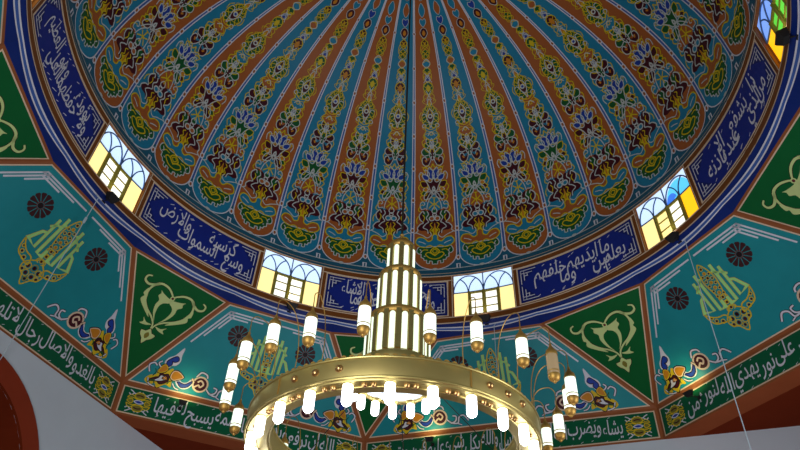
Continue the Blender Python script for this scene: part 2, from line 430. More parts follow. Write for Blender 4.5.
dr = Solid(); NZ = 4
cols = []
for az in reversed(WIN_AZ):
    cols += [((az * D - WW), 1)] + [(az * D + WW + (45 * D - 2 * WW) * k / 14, 0) for k in range(14)]
vs = []; fs = []
n = len(cols)
for a, w in cols: vs += [cyl(a, drum_r(Z1 * j / NZ), Z1 * j / NZ) for j in range(NZ + 1)]
for i in range(n):
    if cols[i][1]: continue
    j = (i + 1) % n
    for k in range(NZ): fs.append((i * (NZ + 1) + k, j * (NZ + 1) + k, j * (NZ + 1) + k + 1, i * (NZ + 1) + k + 1))
dr.add(vs, fs, 'brown')
drum = dr.build('wall_drum')
prop(drum, 'round navy drum wall carrying white calligraphy between the stained windows', 'wall', kind='structure')

# Arabic shaping with presentation forms
FORMS = {}
for cp in list(range(0xFE80, 0xFEF5)):
    d = unicodedata.decomposition(chr(cp)).split()
    if len(d) == 2: FORMS.setdefault(int(d[1], 16), {})[d[0][1:-1]] = cp
LAMALEF = {0x622: 0xFEF5, 0x623: 0xFEF7, 0x625: 0xFEF9, 0x627: 0xFEFB}
def shape_arabic(w):
    cs = [ord(c) for c in w]; out = []; i = 0; joined = False
    while i < len(cs):
        c = cs[i]
        if c == 0x644 and i + 1 < len(cs) and cs[i + 1] in LAMALEF:
            out.append(LAMALEF[cs[i + 1]] + (1 if joined else 0)); i += 2; joined = False; continue
        f = FORMS.get(c)
        if not f: out.append(c); joined = False; i += 1; continue
        nxt = cs[i + 1] if i + 1 < len(cs) else None
        can = 'initial' in f and nxt in FORMS and 'final' in FORMS[nxt]
        out.append(f['medial' if joined and can else 'final' if joined else 'initial' if can else 'isolated'])
        joined = can; i += 1
    return ''.join(chr(c) for c in reversed(out))

_cache = {}
def word_mesh(w):
    if w in _cache: return _cache[w]
    c = bpy.data.curves.new('lettering', 'FONT'); c.body = shape_arabic(w); c.resolution_u = 3; c.offset = .006
    o = bpy.data.objects.new('lettering', c); col.objects.link(o)
    dg = bpy.context.evaluated_depsgraph_get(); ev = o.evaluated_get(dg); m = ev.to_mesh()
    v = [(p.co.x, p.co.y) for p in m.vertices]; f = [tuple(p.vertices) for p in m.polygons]
    ev.to_mesh_clear(); bpy.data.objects.remove(o); bpy.data.curves.remove(c)
    x0, x1 = min(p[0] for p in v), max(p[0] for p in v)
    _cache[w] = ([(p[0] - x0, p[1]) for p in v], f, x1 - x0)
    return _cache[w]

def write_arabic(A, text, x0, x1, y0, y1, mat, layer, lift, overlap, size, rnd=None):
    """sets the words right to left between x0 and x1 on two levels, the way thuluth lines stack their words"""
    ws = text.split(); R = rnd or random.Random(7)
    mesh = [word_mesh(w) for w in ws]; n = len(mesh)
    avg = sum(m[2] for m in mesh) / n
    gap = -overlap * avg if overlap > 0 else .12
    tot = sum(m[2] for m in mesh) + gap * (n - 1)
    sx = (x1 - x0) / tot; H = y1 - y0; sy = H * size
    x = x1
    for i, (v, f, wd) in enumerate(mesh):
        lo = min(p[1] for p in v)
        b = y0 + .30 * sy + (lift * H if i % 2 else 0)
        x -= wd * sx
        A.add([(x + p[0] * sx + p[1] * sx * .10, b + p[1] * sy) for p in v], f, mat, layer)
        k = max(1, int(wd * 2.2))
        for j in range(k):          # vowel strokes over and under the words
            px = x + wd * sx * (j + .5 + R.uniform(-.3, .3)) / k
            py = y0 + H * (R.uniform(.90, 1.02) if j % 2 else R.uniform(-.02, .10))
            L = H * R.uniform(.04, .07)
            A.stroke([(px - L * .8, py - L * .45), (px + L * .8, py + L * .45)], H * .018, mat, layer)
        x -= gap * sx

def corner_motif(A, c, e1, e2, L, sp, w, mat, layer):
    """three staggered lines each way that interlace at the corner"""
    c, e1, e2 = Vector(c), Vector(e1), Vector(e2)
    for i in range(3):
        a = c + e2 * sp * (i + .6) + e1 * sp * (.6, .6, 1.6)[i]; b = c + e2 * sp * (i + .6) + e1 * L * (1, .78, .52)[i]
        A.line(a, b, w, mat, layer)
        a = c + e1 * sp * (i + .6) + e2 * sp * (.6, .6, 1.6)[i]; b = c + e1 * sp * (i + .6) + e2 * L * (1, .78, .52)[i]
        A.line(a, b, w, mat, layer)
    A.stroke([c + e1 * sp * .6 + e2 * sp * .6, c + e1 * sp * 1.6 + e2 * sp * .6, c + e1 * sp * 1.6 + e2 * sp * 1.6, c + e1 * sp * .6 + e2 * sp * 1.6], w, mat, layer, True)

DRUM_TEXT = {135: 'وسع كرسيه السموات والارض', 90: 'ولا يحيطون بشيء من علمه الا بما شاء', 45: 'يعلم ما بين ايديهم وما خلفهم',
             0: 'من ذا الذي يشفع عنده الا باذنه', 180: 'ولا يؤوده حفظهما وهو العلي العظيم', -45: 'له ما في السموات وما في الارض',
             -90: 'لا تاخذه سنة ولا نوم', -135: 'الله لا اله الا هو الحي القيوم'}
for az, txt in DRUM_TEXT.items():
    A = Art(drum_map(az * D), grid=.03)
    xw = 22.5 * D - WW - .022; z0, z1 = .006, .168
    A.poly([(-xw, z0), (xw, z0), (xw, z1), (-xw, z1)], 'navy_dark', 0)
    zm = (z0 + z1) / 2
    A.poly([(-xw + .012, zm), (-xw + .085, z0 + .004), (xw - .085, z0 + .004), (xw - .012, zm), (xw - .085, z1 - .004), (-xw + .085, z1 - .004)], 'navy', .6)
    A.stroke([(-xw + (2 * xw) * i / 20, z1) for i in range(21)] + [(xw, z1 + (z0 - z1) * i / 4) for i in range(1, 5)]
             + [(xw - 2 * xw * i / 20, z0) for i in range(1, 21)] + [(-xw, z0 + (z1 - z0) * i / 4) for i in range(1, 4)], .0052, 'cream', 1.2, True)
    for sx in (-1, 1):
        for (zc, sz) in ((z0 + .006, 1), (z1 - .006, -1)):
            corner_motif(A, (sx * (xw - .006), zc), (-sx, 0), (0, sz), .070, .0130, .0032, 'silver_white', 1.4)
    write_arabic(A, txt, -xw + .064, xw - .054, z0 + .012, z1 - .014, 'silver_white', 2.4, .34, .34, .66)
    A.build('inscription_panel', drum)

# cream lines of the brown rings, running round the drum
A = Art(lambda a, z, off: cyl(-a, drum_r(z) - (off + .0015) / S, z), grid=.03)
for (z, spans) in ((.1955, True), (.172, False)):
    if spans: A.stroke([(2 * pi * k / NC, z) for k in range(NC)], .0045, 'cream', 1, True)
    else:
        for az in WIN_AZ:
            c = -az * D + WW; L = 45 * D - 2 * WW
            A.stroke([(c + L * k / 20, z) for k in range(21)], .0045, 'cream', 1)
for az in WIN_AZ:
    for sx in (-1, 1):
        A.line((-az * D + sx * (WW + .004), 0), (-az * D + sx * (WW + .004), .195), .0035, 'cream', 1)
A.build('border', drum)

# lower brown ring and blue band out to the sixteen-sided cornice
def poly_r(a):      # 16-gon with vertices at 11.25 + 22.5 k from each window axis
    d = (a / D - 67.5 - 11.25) % 22.5 - 11.25
    return RP * cos(11.25 * D) / cos(d * D)
def band_map(a, t, off):
    r0, z0 = 1.0, -.030
    r = r0 + (poly_r(a) - r0) * t; z = z0 + (ZP - z0) * t
    nx, nz = -(ZP - z0), (RP - r0); L = hypot(nx, nz)
    return cyl(a, r + (nx / L) * -(off) / S * 0 - off / S * .6, z - off / S * .8)
A = Art(lambda a, z, off: cyl(a, 1 - (off) / S + (0 if z > -.029 else .0), z), grid=.03, step=.0025)
aa = [2 * pi * k / NC for k in range(NC)]
for z_a, z_b in ((-.030, 0.0),):
    A.add([(a, z) for a in aa for z in (z_a, z_b)], [(2 * k, (2 * k + 2) % (2 * NC), (2 * k + 3) % (2 * NC), 2 * k + 1) for k in range(NC)], 'brown', 0)
A.stroke([(a, -.0285) for a in aa], .005, 'cream', 1, True); A.stroke([(a, -.002) for a in aa], .0045, 'cream', 1, True)
o = A.build('trim_1'); prop(o, 'brown ring with cream edges running under the stained windows', 'moulding', kind='structure')
A = Art(band_map)
N2 = 320
a2 = [(67.5 + 360 * k / N2) * D for k in range(N2)]
ts = [0, .25, .5, .75, 1]
A.add([(a, t) for a in a2 for t in ts], [(k * 5 + j, ((k + 1) % N2) * 5 + j, ((k + 1) % N2) * 5 + j + 1, k * 5 + j + 1) for k in range(N2) for j in range(4)], 'royal', 0)
for ra, rb, m in ((1.0100, 1.0130, 'silver_white'), (1.0180, 1.0205, 'silver_white'), (1.0130, 1.0180, 'slate')):
    def tt(a, r): return (r - 1.0) / (poly_r(a) - 1.0)
    A.add([(a, tt(a, r)) for a in a2 for r in (ra, rb)], [(2 * k, (2 * k + 2) % (2 * N2), (2 * k + 3) % (2 * N2), 2 * k + 1) for k in range(N2)], m, 1.2)
o = A.build('trim_2'); prop(o, 'royal blue cove with white lines between drum and sloping panels', 'moulding', kind='structure')

# ------------------------------------------------------------------ windows
WIN_STYLE = {157.5: ('pane_amber', 'pane_white', 'pane_white', 'pane_amber', 'pane_sky', 'pane_sky'),
             112.5: ('pane_amber', 'pane_white', 'pane_white', 'pane_amber', 'pane_sky', 'pane_sky'),
             67.5: ('pane_amber', 'pane_white', 'pane_white', 'pane_amber', 'pane_sky', 'pane_sky'),
             22.5: ('pane_amber', 'pane_amber', 'pane_white', 'pane_amber_deep', 'pane_sky', 'pane_cyan'),
             -22.5: ('pane_amber_deep', 'pane_green', 'pane_green', 'pane_amber_deep', 'pane_sky_deep', 'pane_sky_deep')}
WIN_LABEL = {157.5: 'small drum window with amber side panes and the dark floodlight box in front, west side',
             112.5: 'stained drum window left of the chandelier column, pale blue arches over amber panes',
             67.5: 'stained drum window right of the chandelier column, pale blue arches over amber panes',
             22.5: 'stained drum window with a cyan and blue arch and three amber panes',
             -22.5: 'drum window with green sashes and deep amber side panes'}
for wi, az in enumerate(WIN_AZ):
    st = WIN_STYLE.get(az, WIN_STYLE[67.5]); a0 = az * D
    root = empty('window_%d' % (wi + 1), cyl(a0, 1, 0) * S)
    prop(root, WIN_LABEL.get(az, 'stained drum window on the %s side of the dome' % SIDE[az]), 'window', kind='structure')
    inv = Matrix.Translation(-cyl(a0, 1, 0))
    # glass lies 6 cm behind the drum face; x to the right seen from inside
    def wm(x, z, off, a0=a0): return inv @ cyl(a0 - x, drum_r(z) + .012 - off / S, z)
    G = Art(wm, grid=.05)
    W = WW; zc = .114                        # transom height
    q = W * .27
    def pane(x0, x1, z0, z1, m): G.poly([(x0, z0), (x1, z0), (x1, z1), (x0, z1)], m, 0)
    e = W * .50
    pane(-W, -e, 0, zc, st[0]); pane(-e, 0, 0, zc, st[1]); pane(0, e, 0, zc, st[2]); pane(e, W, 0, zc, st[3])
    pane(-W, 0, zc, Z1, st[4])
    if st[5] == 'pane_cyan':
        pane(0, W, zc, Z1, 'pane_sky')
        G.poly([(e + e * cos(pi * k / 12) * .92, zc + .078 * sin(pi * k / 12) * .92) for k in range(13)], 'pane_cyan', .5)
        G.poly([(e - W * .28 + W * .2 * cos(pi * k / 10), zc + .036 * sin(pi * k / 10)) for k in range(11)], 'pane_blue', .8)
    else: pane(0, W, zc, Z1, st[5])
    G.build('glass', root)
    # frame: reveal box + bars
    F = Solid()
    def P3(x, z, d): return inv @ cyl(a0 - x, drum_r(z) + d, z)
    per = [(-W, 0), (W, 0), (W, Z1), (-W, Z1)]
    for (xa, za), (xb, zb) in zip(per, per[1:] + per[:1]):
        k = 6; vv = []; ff = []
        for i in range(k + 1):
            x, z = xa + (xb - xa) * i / k, za + (zb - za) * i / k
            vv += [P3(x, z, -.001), P3(x, z, .014)]
        F.add(vv, [(2 * i, 2 * i + 1, 2 * i + 3, 2 * i + 2) for i in range(k)], 'frame_brown')
    def bar(pts, r, m):
        F.tube([P3(x, z, .010) for x, z in pts], r, m, 6)
    bar([(-W + 2 * W * i / 8, zc) for i in range(9)], .0026, 'bar_blue')
    bar([(0, zc), (0, Z1)], .0024, 'bar_blue')
    bar([(0, 0), (0, zc)], .0082, 'olive'); bar([(-e * .95, 0), (-e * .95, zc)], .0070, 'olive'); bar([(e * .95, 0), (e * .95, zc)], .0070, 'olive')
    bar([(-W, 0), (-W, Z1)], .0028, 'frame_brown'); bar([(W, 0), (W, Z1)], .0028, 'frame_brown')
    bar([(-e, zc - .005), (0, zc - .005), (e, zc - .005)], .0052, 'olive'); bar([(-e, .004), (0, .004), (e, .004)], .0052, 'olive')
    for s in (-1, 1):
        for zz in (.038, .074): bar([(s * .1 * e, zz), (s * .95 * e, zz)], .0024, 'olive')
        cx = s * e
        bar([(cx + e * cos(pi * k / 16) * .98, zc + .078 * sin(pi * k / 16)) for k in range(17)], .0026, 'bar_blue')
        for s2 in (-1, 1):
            bar([(cx + s2 * (e - e * .98 * cos(pi * k / 20)), zc + .074 * sin(pi * k / 20)) for k in range(8)], .0024, 'bar_blue')
    F.build('window_frame', root)

# ------------------------------------------------------------------ sloping panels below the drum
def plane_map(o, ex, ey):
    n = ex.cross(ey)
    if n.dot(-o) < 0: n = -n           # towards the room's axis
    def fn(x, y, off): return o + ex * x + ey * y + n * (off / S)
    return fn, n
def inset(pts, d):
    out = []; n = len(pts)
    P = [Vector(p) for p in pts]
    for i in range(n):
        a, b, c = P[i - 1], P[i], P[(i + 1) % n]
        u = (b - a).normalized(); v = (c - b).normalized()
        nu, nv = Vector((-u.y, u.x)), Vector((-v.y, v.x))
        k = 1 + nu.dot(nv)
        out.append(b + (nu + nv) * (d / k))
    return out

def rosette(parent, fn, c, r):
    A = Art(fn, grid=1)
    for k in range(12):
        a = 2 * pi * k / 12; a2_ = .235
        pts = [(c[0] + rr * cos(a + t), c[1] + rr * sin(a + t)) for rr, t in ((r * .30, -.16), (r * .62, -a2_ * .9), (r * .92, -a2_), (r, -a2_ * .55), (r, a2_ * .55), (r * .92, a2_), (r * .62, a2_ * .9), (r * .30, .16))]
        A.poly(pts, 'rosette_brown', 2)
    A.disc(c, r * .94, 'rosette_red', 1.2, 24)
    A.disc(c, r * .24, 'ink', 2.4, 10); A.ring(c, r * .30, r * .07, 'rosette_red', 2.8, 12)
    A.build('rosette', parent)

def emblem(parent, fn, yb, yt):
    A = Art(fn, grid=1); H = yt - yb
    def Y(p): return [(x, yb + y * H) for x, y in p]
    def sp(p, closed=True): return smooth_path(Y(p), 3, closed)
    both = lambda p: (p, [(-x, y) for x, y in p])
    # gilded spear and foot: dark ground, yellow outline and scrolls
    spear = [(0, 1.0), (.012, .93), (.019, .84), (.022, .74), (.016, .60), (.010, .46), (.009, .33), (.026, .27), (.040, .20), (.036, .12), (.018, .08), (0, -.02)]
    sp_ = sp(spear + [(-x, y) for x, y in spear[-2:0:-1]])
    A.poly(sp_, 'ink', 1); A.stroke(sp_, .0040, 'gold', 2.4, True)
    wing = [(.026, .20), (.056, .22), (.082, .27), (.092, .42), (.078, .36), (.058, .31), (.034, .29)]
    for p in both(wing):
        q = sp(p); A.poly(q, 'ink', 1); A.stroke(q, .0040, 'gold', 2.4, True)
    R = random.Random(11)
    for y in (.93, .86, .79, .72, .64, .56, .49, .41, .33):
        w = .4 * (.026 if y < .8 else .018)
        A.disc((0, yb + y * H), .0042, 'maroon' if int(y * 100) % 2 else 'flower_orange', 2, 8); A.ring((0, yb + y * H), .0056, .0020, 'gold', 2.8, 8)
        for s in (-1, 1):
            if .5 < y < .9:
                A.ring((s * .012, yb + (y - .03) * H), .0050, .0019, 'gold', 2.7, 8); A.disc((s * .013, yb + (y - .03) * H), .003, 'maroon', 2.9, 6)
            if y < .5: A.stroke(smooth_path(Y([(0, y + .03), (s * .012, y + .02), (s * .016, y - .02), (s * .006, y - .035)]), 3), .0030, 'gold', 2.6)
    for (cx, cy, r) in ((0, .22, .011), (.022, .20, .010), (.012, .12, .010), (.030, .13, .007), (0, .06, .007), (.052, .235, .007), (.070, .28, .006), (.078, .34, .005)):
        for s in (-1, 1):
            A.disc((s * cx, yb + cy * H), r * .62, 'maroon', 2, 8); A.ring((s * cx, yb + cy * H), r, .0026, 'gold', 2.8, 10)
    # mirrored kufic letters
    for s in (-1, 1):
        def L(p, w=.0125):
            pts = Y([(s * x, y) for x, y in p])
            A.stroke(pts, w + .0022, 'gold', 3.0); A.stroke(pts, w, 'kufic_green', 3.5)
        L([(.033, .92), (.033, .37), (.012, .37), (.012, .47)], .0090)
        L([(.053, .84), (.053, .40), (.088, .44), (.068, .60), (.056, .62)], .0078)
        L([(.024, .84), (.042, .76)], .0058); L([(.044, .78), (.064, .70)], .0054)
    A.build('emblem', parent)

def floral_corner(parent, fn, bx, sx):
    A = Art(fn, grid=1)
    T = lambda p: [(bx + sx * x * .93, y * .96 - .003) for x, y in p]
    def blob(p, m, line='silver_white', w=.0048, layer=1.5, k=3):
        q = smooth_path(T(p), k, True); A.stroke(q, w + .006, 'ink', layer - .3, True); A.poly(q, m, layer); A.stroke(q, w, line, layer + 1, True)
    def ln(p, w, m, layer=2.6, edge=True):
        q = smooth_path(T(p), 4)
        if edge: A.stroke(q, w + .004, 'ink', layer - .5)
        A.stroke(q, w, m, layer)
    # upright blue leaf, thin tip
    blob([(.118, .088), (.104, .106), (.112, .126), (.134, .142), (.158, .176), (.156, .146), (.158, .124), (.146, .106), (.132, .102)], 'silver_white', 'silver_white', .002)
    blob([(.120, .098), (.112, .110), (.122, .124), (.142, .138), (.150, .126), (.138, .118), (.128, .120), (.130, .106)], 'cobalt', 'cobalt', .001, 3)
    ln([(.112, .092), (.096, .088), (.084, .100), (.094, .110)], .0046, 'silver_white')
    # flower
    blob([(.052, .030), (.066, .050), (.086, .056), (.090, .076), (.106, .092), (.122, .078), (.140, .092), (.150, .076), (.176, .070), (.164, .054), (.150, .046), (.152, .024), (.130, .030), (.104, .012), (.092, .026), (.072, .018)], 'gold', 'gold', .002)
    blob([(.068, .032), (.088, .046), (.100, .050), (.104, .066), (.116, .062), (.130, .066), (.136, .050), (.130, .038), (.110, .028), (.096, .036)], 'maroon', 'maroon', .001, 2.6)
    blob([(.142, .060), (.146, .082), (.164, .086), (.188, .070), (.170, .058), (.156, .052)], 'flower_orange', 'cream', .003, 2.8)
    blob([(.092, .068), (.098, .090), (.110, .100), (.122, .088), (.114, .074)], 'flower_orange', 'gold', .003, 2.8)
    blob([(.088, .036), (.100, .046), (.108, .058), (.124, .050), (.112, .040)], 'silver_white', 'silver_white', .001, 3.6)
    blob([(.114, .050), (.124, .058), (.130, .048)], 'flower_orange', 'flower_orange', .001, 4)
    ln([(.064, .024), (.082, .036), (.090, .024)], .0036, 'leaf_green', 4, False); ln([(.136, .032), (.142, .044), (.154, .048)], .0036, 'leaf_green', 4, False); ln([(.076, .05), (.084, .066), (.078, .078)], .0036, 'leaf_green', 2.6, False)
    # blue scroll
    blob([(.160, .060), (.172, .038), (.198, .028), (.222, .040), (.230, .066), (.218, .068), (.206, .054), (.186, .052), (.170, .068)], 'silver_white', 'silver_white', .001)
    ln([(.156, .040), (.168, .026), (.184, .022)], .004, 'silver_white'); ln([(.06, .062), (.052, .086), (.068, .098), (.08, .09)], .005, 'silver_white'); ln([(.062, .04), (.07, .02), (.09, .014)], .004, 'silver_white')
    blob([(.174, .050), (.190, .034), (.214, .042), (.224, .062), (.206, .047), (.188, .046)], 'cobalt', 'cobalt', .001, 3)
    # maroon scroll in a cream ring
    c = T([(.258, .060)])[0]
    A.disc(c, .032, 'ink', 1.2, 18); A.disc(c, .0295, 'cream', 1.7, 18); A.disc(c, .0235, 'maroon', 2.3, 14)
    ln([(.246, .066), (.258, .074), (.270, .062), (.260, .050), (.252, .056), (.238, .046)], .0060, 'cream', 3, False)
    ln([(.236, .084), (.250, .104), (.272, .100), (.278, .088)], .0056, 'silver_white'); ln([(.232, .060), (.222, .074)], .006, 'cream', 2.6)
    # trailing tail
    ln([(.286, .048), (.304, .034), (.322, .040), (.326, .056), (.312, .060)], .0052, 'silver_white')
    ln([(.300, .034), (.330, .030), (.338, .052), (.358, .058), (.376, .036)], .0054, 'silver_white')
    ln([(.326, .030), (.346, .022)], .004, 'silver_white')
    A.build('floral_corner', parent)

PANEL_BY_AZ = {}
for az in WIN_AZ:
    w = half(az) * D; a0 = az * D
    B0 = cyl(a0 + w, RO, ZO); B1 = cyl(a0 - w, RO, ZO); T0 = cyl(a0 + 11.25 * D, RP, ZP); T1 = cyl(a0 - 11.25 * D, RP, ZP)
    o = (B0 + B1) / 2; ex = (B1 - B0).normalized(); ey = (T0 + T1) / 2 - o; H = ey.length; ey.normalize()
    bw = (B1 - B0).length / 2; tw = (T1 - T0).length / 2
    fn, n = plane_map(o, ex, ey)
    A = Art(fn, grid=.2)
    quad = [(-bw, 0), (bw, 0), (tw, H), (-tw, H)]
    A.poly(quad, 'terracotta', 0)
    A.poly(inset(quad, .0080), 'cream', .8); f_in = inset(quad, .0122); A.poly(f_in, 'turquoise', 1.4)
    side = SIDE[az]
    panel = A.build('wall_%s_panel' % side)
    prop(panel, 'turquoise sloping panel with two dark rosettes and a gilt emblem, %s side of the octagon' % side, 'wall panel', kind='structure')
    # inner hairline and corner interlace
    C = Art(fn, grid=.2)
    q2 = inset(quad, .026)
    el = (q2[0] - q2[3]).normalized(); er = (q2[1] - q2[2]).normalized(); eh = Vector((1, 0))
    fn2 = lambda c, e1, e2: corner_motif(C, c, e1, e2, .185, .0135, .0056, 'silver_white', 2.2)
    fn2(q2[3], eh, el); fn2(q2[2], -eh, er)
    C.build('corner_interlace', panel)
    top = H - .05
    for s in (-1, 1): rosette(panel, fn, (s * .132, .67 * H if half(az) > 22.5 else .70 * H), .040)
    emblem(panel, fn, .105 * H if half(az) > 22.5 else .175 * H, .815 * H if half(az) > 22.5 else .828 * H)
    off = .078 if half(az) > 22.5 else .020
    for s in (-1, 1): floral_corner(panel, fn, s * (bw - off), -s)
    PANEL_BY_AZ[az] = (fn, o, ex, ey, n)

# green triangles
for az in WIN_AZ:
    nxt = az - 45
    va = az - half(az)
    P_a = cyl((az - 11.25) * D, RP, ZP); P_b = cyl((nxt + 11.25) * D, RP, ZP); V = cyl(va * D, RO, ZO)
    m = (P_a + P_b) / 2; ex = (P_b - P_a).normalized(); ey = m - V; ey -= ex * ey.dot(ex); H = ey.length; ey.normalize()
    fn, n = plane_map(V, ex, ey)
    ta, tb = (P_a - V).dot(ex), (P_b - V).dot(ex)
    A = Art(fn, grid=.2)
    tri = [(0, 0), (tb, H), (ta, H)]
    A.poly(tri, 'terracotta', 0); A.poly(inset(tri, .0080), 'cream', .8); A.poly(inset(tri, .0122), 'triangle_green', 1.4)
    nm = {134: 'northwest', 89: 'north', 44: 'northeast'}
    sd = SIDE[az] + '_' + SIDE.get(nxt, 'south' if nxt < -150 else 'west')
    if nxt < -170: sd = SIDE[az] + '_west'
    t_ob = A.build('wall_%s_triangle' % sd)
    prop(t_ob, 'green triangular panel with pale arabesque between the %s and %s turquoise panels' % (SIDE[az], SIDE.get(nxt, 'west')), 'wall panel', kind='structure')
    x0 = (ta + tb) / 2 * .82 + .008
    B = Art(fn, grid=.2)
    fl = -1 if False else 1
    def T(p, s): return [(x0 + s * x, y) for x, y in p]
    def shape(p, s, m, layer, edge='ink', k=4):
        q = smooth_path(T(p, s), k, True)
        if edge: B.stroke(q, .004, edge, layer - .3, True)
        B.poly(q, m, layer)
    def ln(p, s, w, m='pale_green', layer=3.0):
        q = smooth_path(T(p, s), 5); 
        B.stroke(q, (lambda t: w(t) + .0035) if callable(w) else w + .0035, 'ink', layer - .5); B.stroke(q, w, m, layer)
    for s in (-1, 1):
        ln([(.108, .372), (.122, .366), (.122, .350), (.104, .342), (.082, .350), (.062, .364), (.034, .362), (.010, .348), (0, .336)], s, lambda t: .0048 + .0036 * sin(pi * t))
        ln([(.070, .362), (.084, .346), (.090, .322), (.082, .292), (.058, .266), (.026, .246), (.006, .226), (0, .200)], s, lambda t: .0082 - .003 * t)
        shape([(.092, .330), (.100, .308), (.092, .300), (.096, .284), (.070, .262), (.034, .240), (.052, .262), (.074, .284)], s, 'pale_green', 3.2, None)
        # trumpet leaf inside the heart
        shape([(.052, .344), (.040, .338), (.010, .330), (0, .334), (0, .316), (.018, .306), (.026, .288), (.020, .258), (.008, .236), (.030, .262), (.040, .290), (.038, .310), (.050, .322), (.046, .334)], s, 'pale_green', 3.2, None, 3)
        shape([(.008, .222), (.030, .222), (.048, .234), (.040, .220), (.050, .210), (.026, .212)], s, 'pale_green', 3.2, None, 3)
    fl_ = [(0, .208), (.012, .194), (.028, .192), (.022, .176), (.010, .166), (0, .148)]
    shape(fl_ + [(-x, y) for x, y in fl_[-2:0:-1]], 1, 'pale_green', 3.4, 'ink', 2)
    shape([(0, .194), (.009, .182), (0, .168), (-.009, .182)], 1, 'olive', 4.0, None, 2)
    B.disc((x0, .336), .009, 'pale_green', 3.8, 10); B.disc((x0, .336), .005, 'rosette_red', 4.2, 8)
    B.build('arabesque', t_ob)

# ------------------------------------------------------------------ inscription bands, one per octagon side
BAND_TEXT = {157.5: 'بالغدو والاصال رجال لا تلهيهم تجارة ولا بيع عن ذكر', 112.5: 'الله ان ترفع ويذكر فيها اسمه يسبح له فيها',
             67.5: 'يشاء ويضرب الله الامثال للناس والله بكل شيء عليم في بيوت', 22.5: 'تمسسه نار نور على نور يهدي الله لنوره من',
             -22.5: 'يكاد زيتها يضيء ولو لم', -67.5: 'مباركة زيتونة لا شرقية ولا غربية', -112.5: 'الزجاجة كانها كوكب دري يوقد من شجرة', -157.5: 'الله نور السموات والارض مثل نوره كمشكاة'}
def band_flower(parent, fn, cx, cy, k):
    A = Art(fn, grid=1)
    P = lambda p: [(cx + x * k, cy + y * k) for x, y in p]
    for s in (-1, 1):
        for t in (-1, 1):
            A.stroke(smooth_path(P([(s * .1, t * .95), (s * .45, t * .72), (s * .75, t * .9), (s * .95, t * 1.0)]), 3), .0036, 'silver_white', 2.4)
            A.stroke(smooth_path(P([(s * .15, t * .2), (s * .6, t * .35), (s * 1.0, t * .25), (s * .8, t * .55), (s * .5, t * .5)]), 3), .0030, 'gold', 2.6)
            A.stroke(smooth_path(P([(s * .55, t * .75), (s * .8, t * .55), (s * 1.0, t * .7)]), 3), .0036, 'silver_white', 2.4)
    for t in (-1, 1):
        q = smooth_path(P([(-.48, t * .5), (-.3, t * .80), (0, t * .88), (.3, t * .80), (.48, t * .5), (.2, t * .30), (-.2, t * .30)]), 3, True)
        A.poly(q, 'olive', 1.6); A.stroke(q, .0034, 'gold', 2.8, True)
        A.stroke(smooth_path(P([(-.3, t * .55), (0, t * .62), (.3, t * .55)]), 3), .0042, 'maroon', 2.8)
        q = smooth_path(P([(t * .5, 0), (t * .62, .22), (t * .9, .1), (t * 1.0, 0), (t * .9, -.1), (t * .62, -.22)]), 3, True)
        A.poly(q, 'olive', 1.6); A.stroke(q, .0030, 'gold', 2.6, True)
    q = smooth_path(P([(-.40, 0), (0, .16), (.40, 0), (0, -.16)]), 3, True)
    A.poly(q, 'cobalt', 2); A.stroke(q, .0034, 'silver_white', 3, True)
    A.build('floral_end', parent)

for i, az in enumerate(WIN_AZ):
    w = half(az) * D; a0 = az * D; side = SIDE[az]
    B0 = cyl(a0 + w, RO, ZO2); B1 = cyl(a0 - w, RO, ZO2); o = (B0 + B1) / 2; ex = (B1 - B0).normalized(); ey = Vector((0, 0, 1)); H = ZO - ZO2; bw = (B1 - B0).length / 2
    fn, n = plane_map(o, ex, ey)
    A = Art(fn, grid=.3)
    q = [(-bw, 0), (bw, 0), (bw, H), (-bw, H)]
    A.poly(q, 'terracotta', 0)
    q2 = [(-bw + .010, .007), (bw - .010, .007), (bw - .010, H - .010), (-bw + .010, H - .010)]
    A.poly(q2, 'cream', .8); A.poly(inset(q2, .0044), 'band_green', 1.4)
    band = A.build('trim_%d' % (i + 3))
    prop(band, 'green inscription band in white lettering on the %s side of the octagon' % side, 'inscription band', kind='structure')
    L = Art(fn, grid=.3)
    write_arabic(L, BAND_TEXT[az], -bw + .128, bw - .128, .012, H - .016, 'silver_white', 2.4, .14, .0, .88)
    L.build('inscription', band)
    for s in (-1, 1): band_flower(band, fn, s * (bw - .074), (H - .006) / 2, .040)

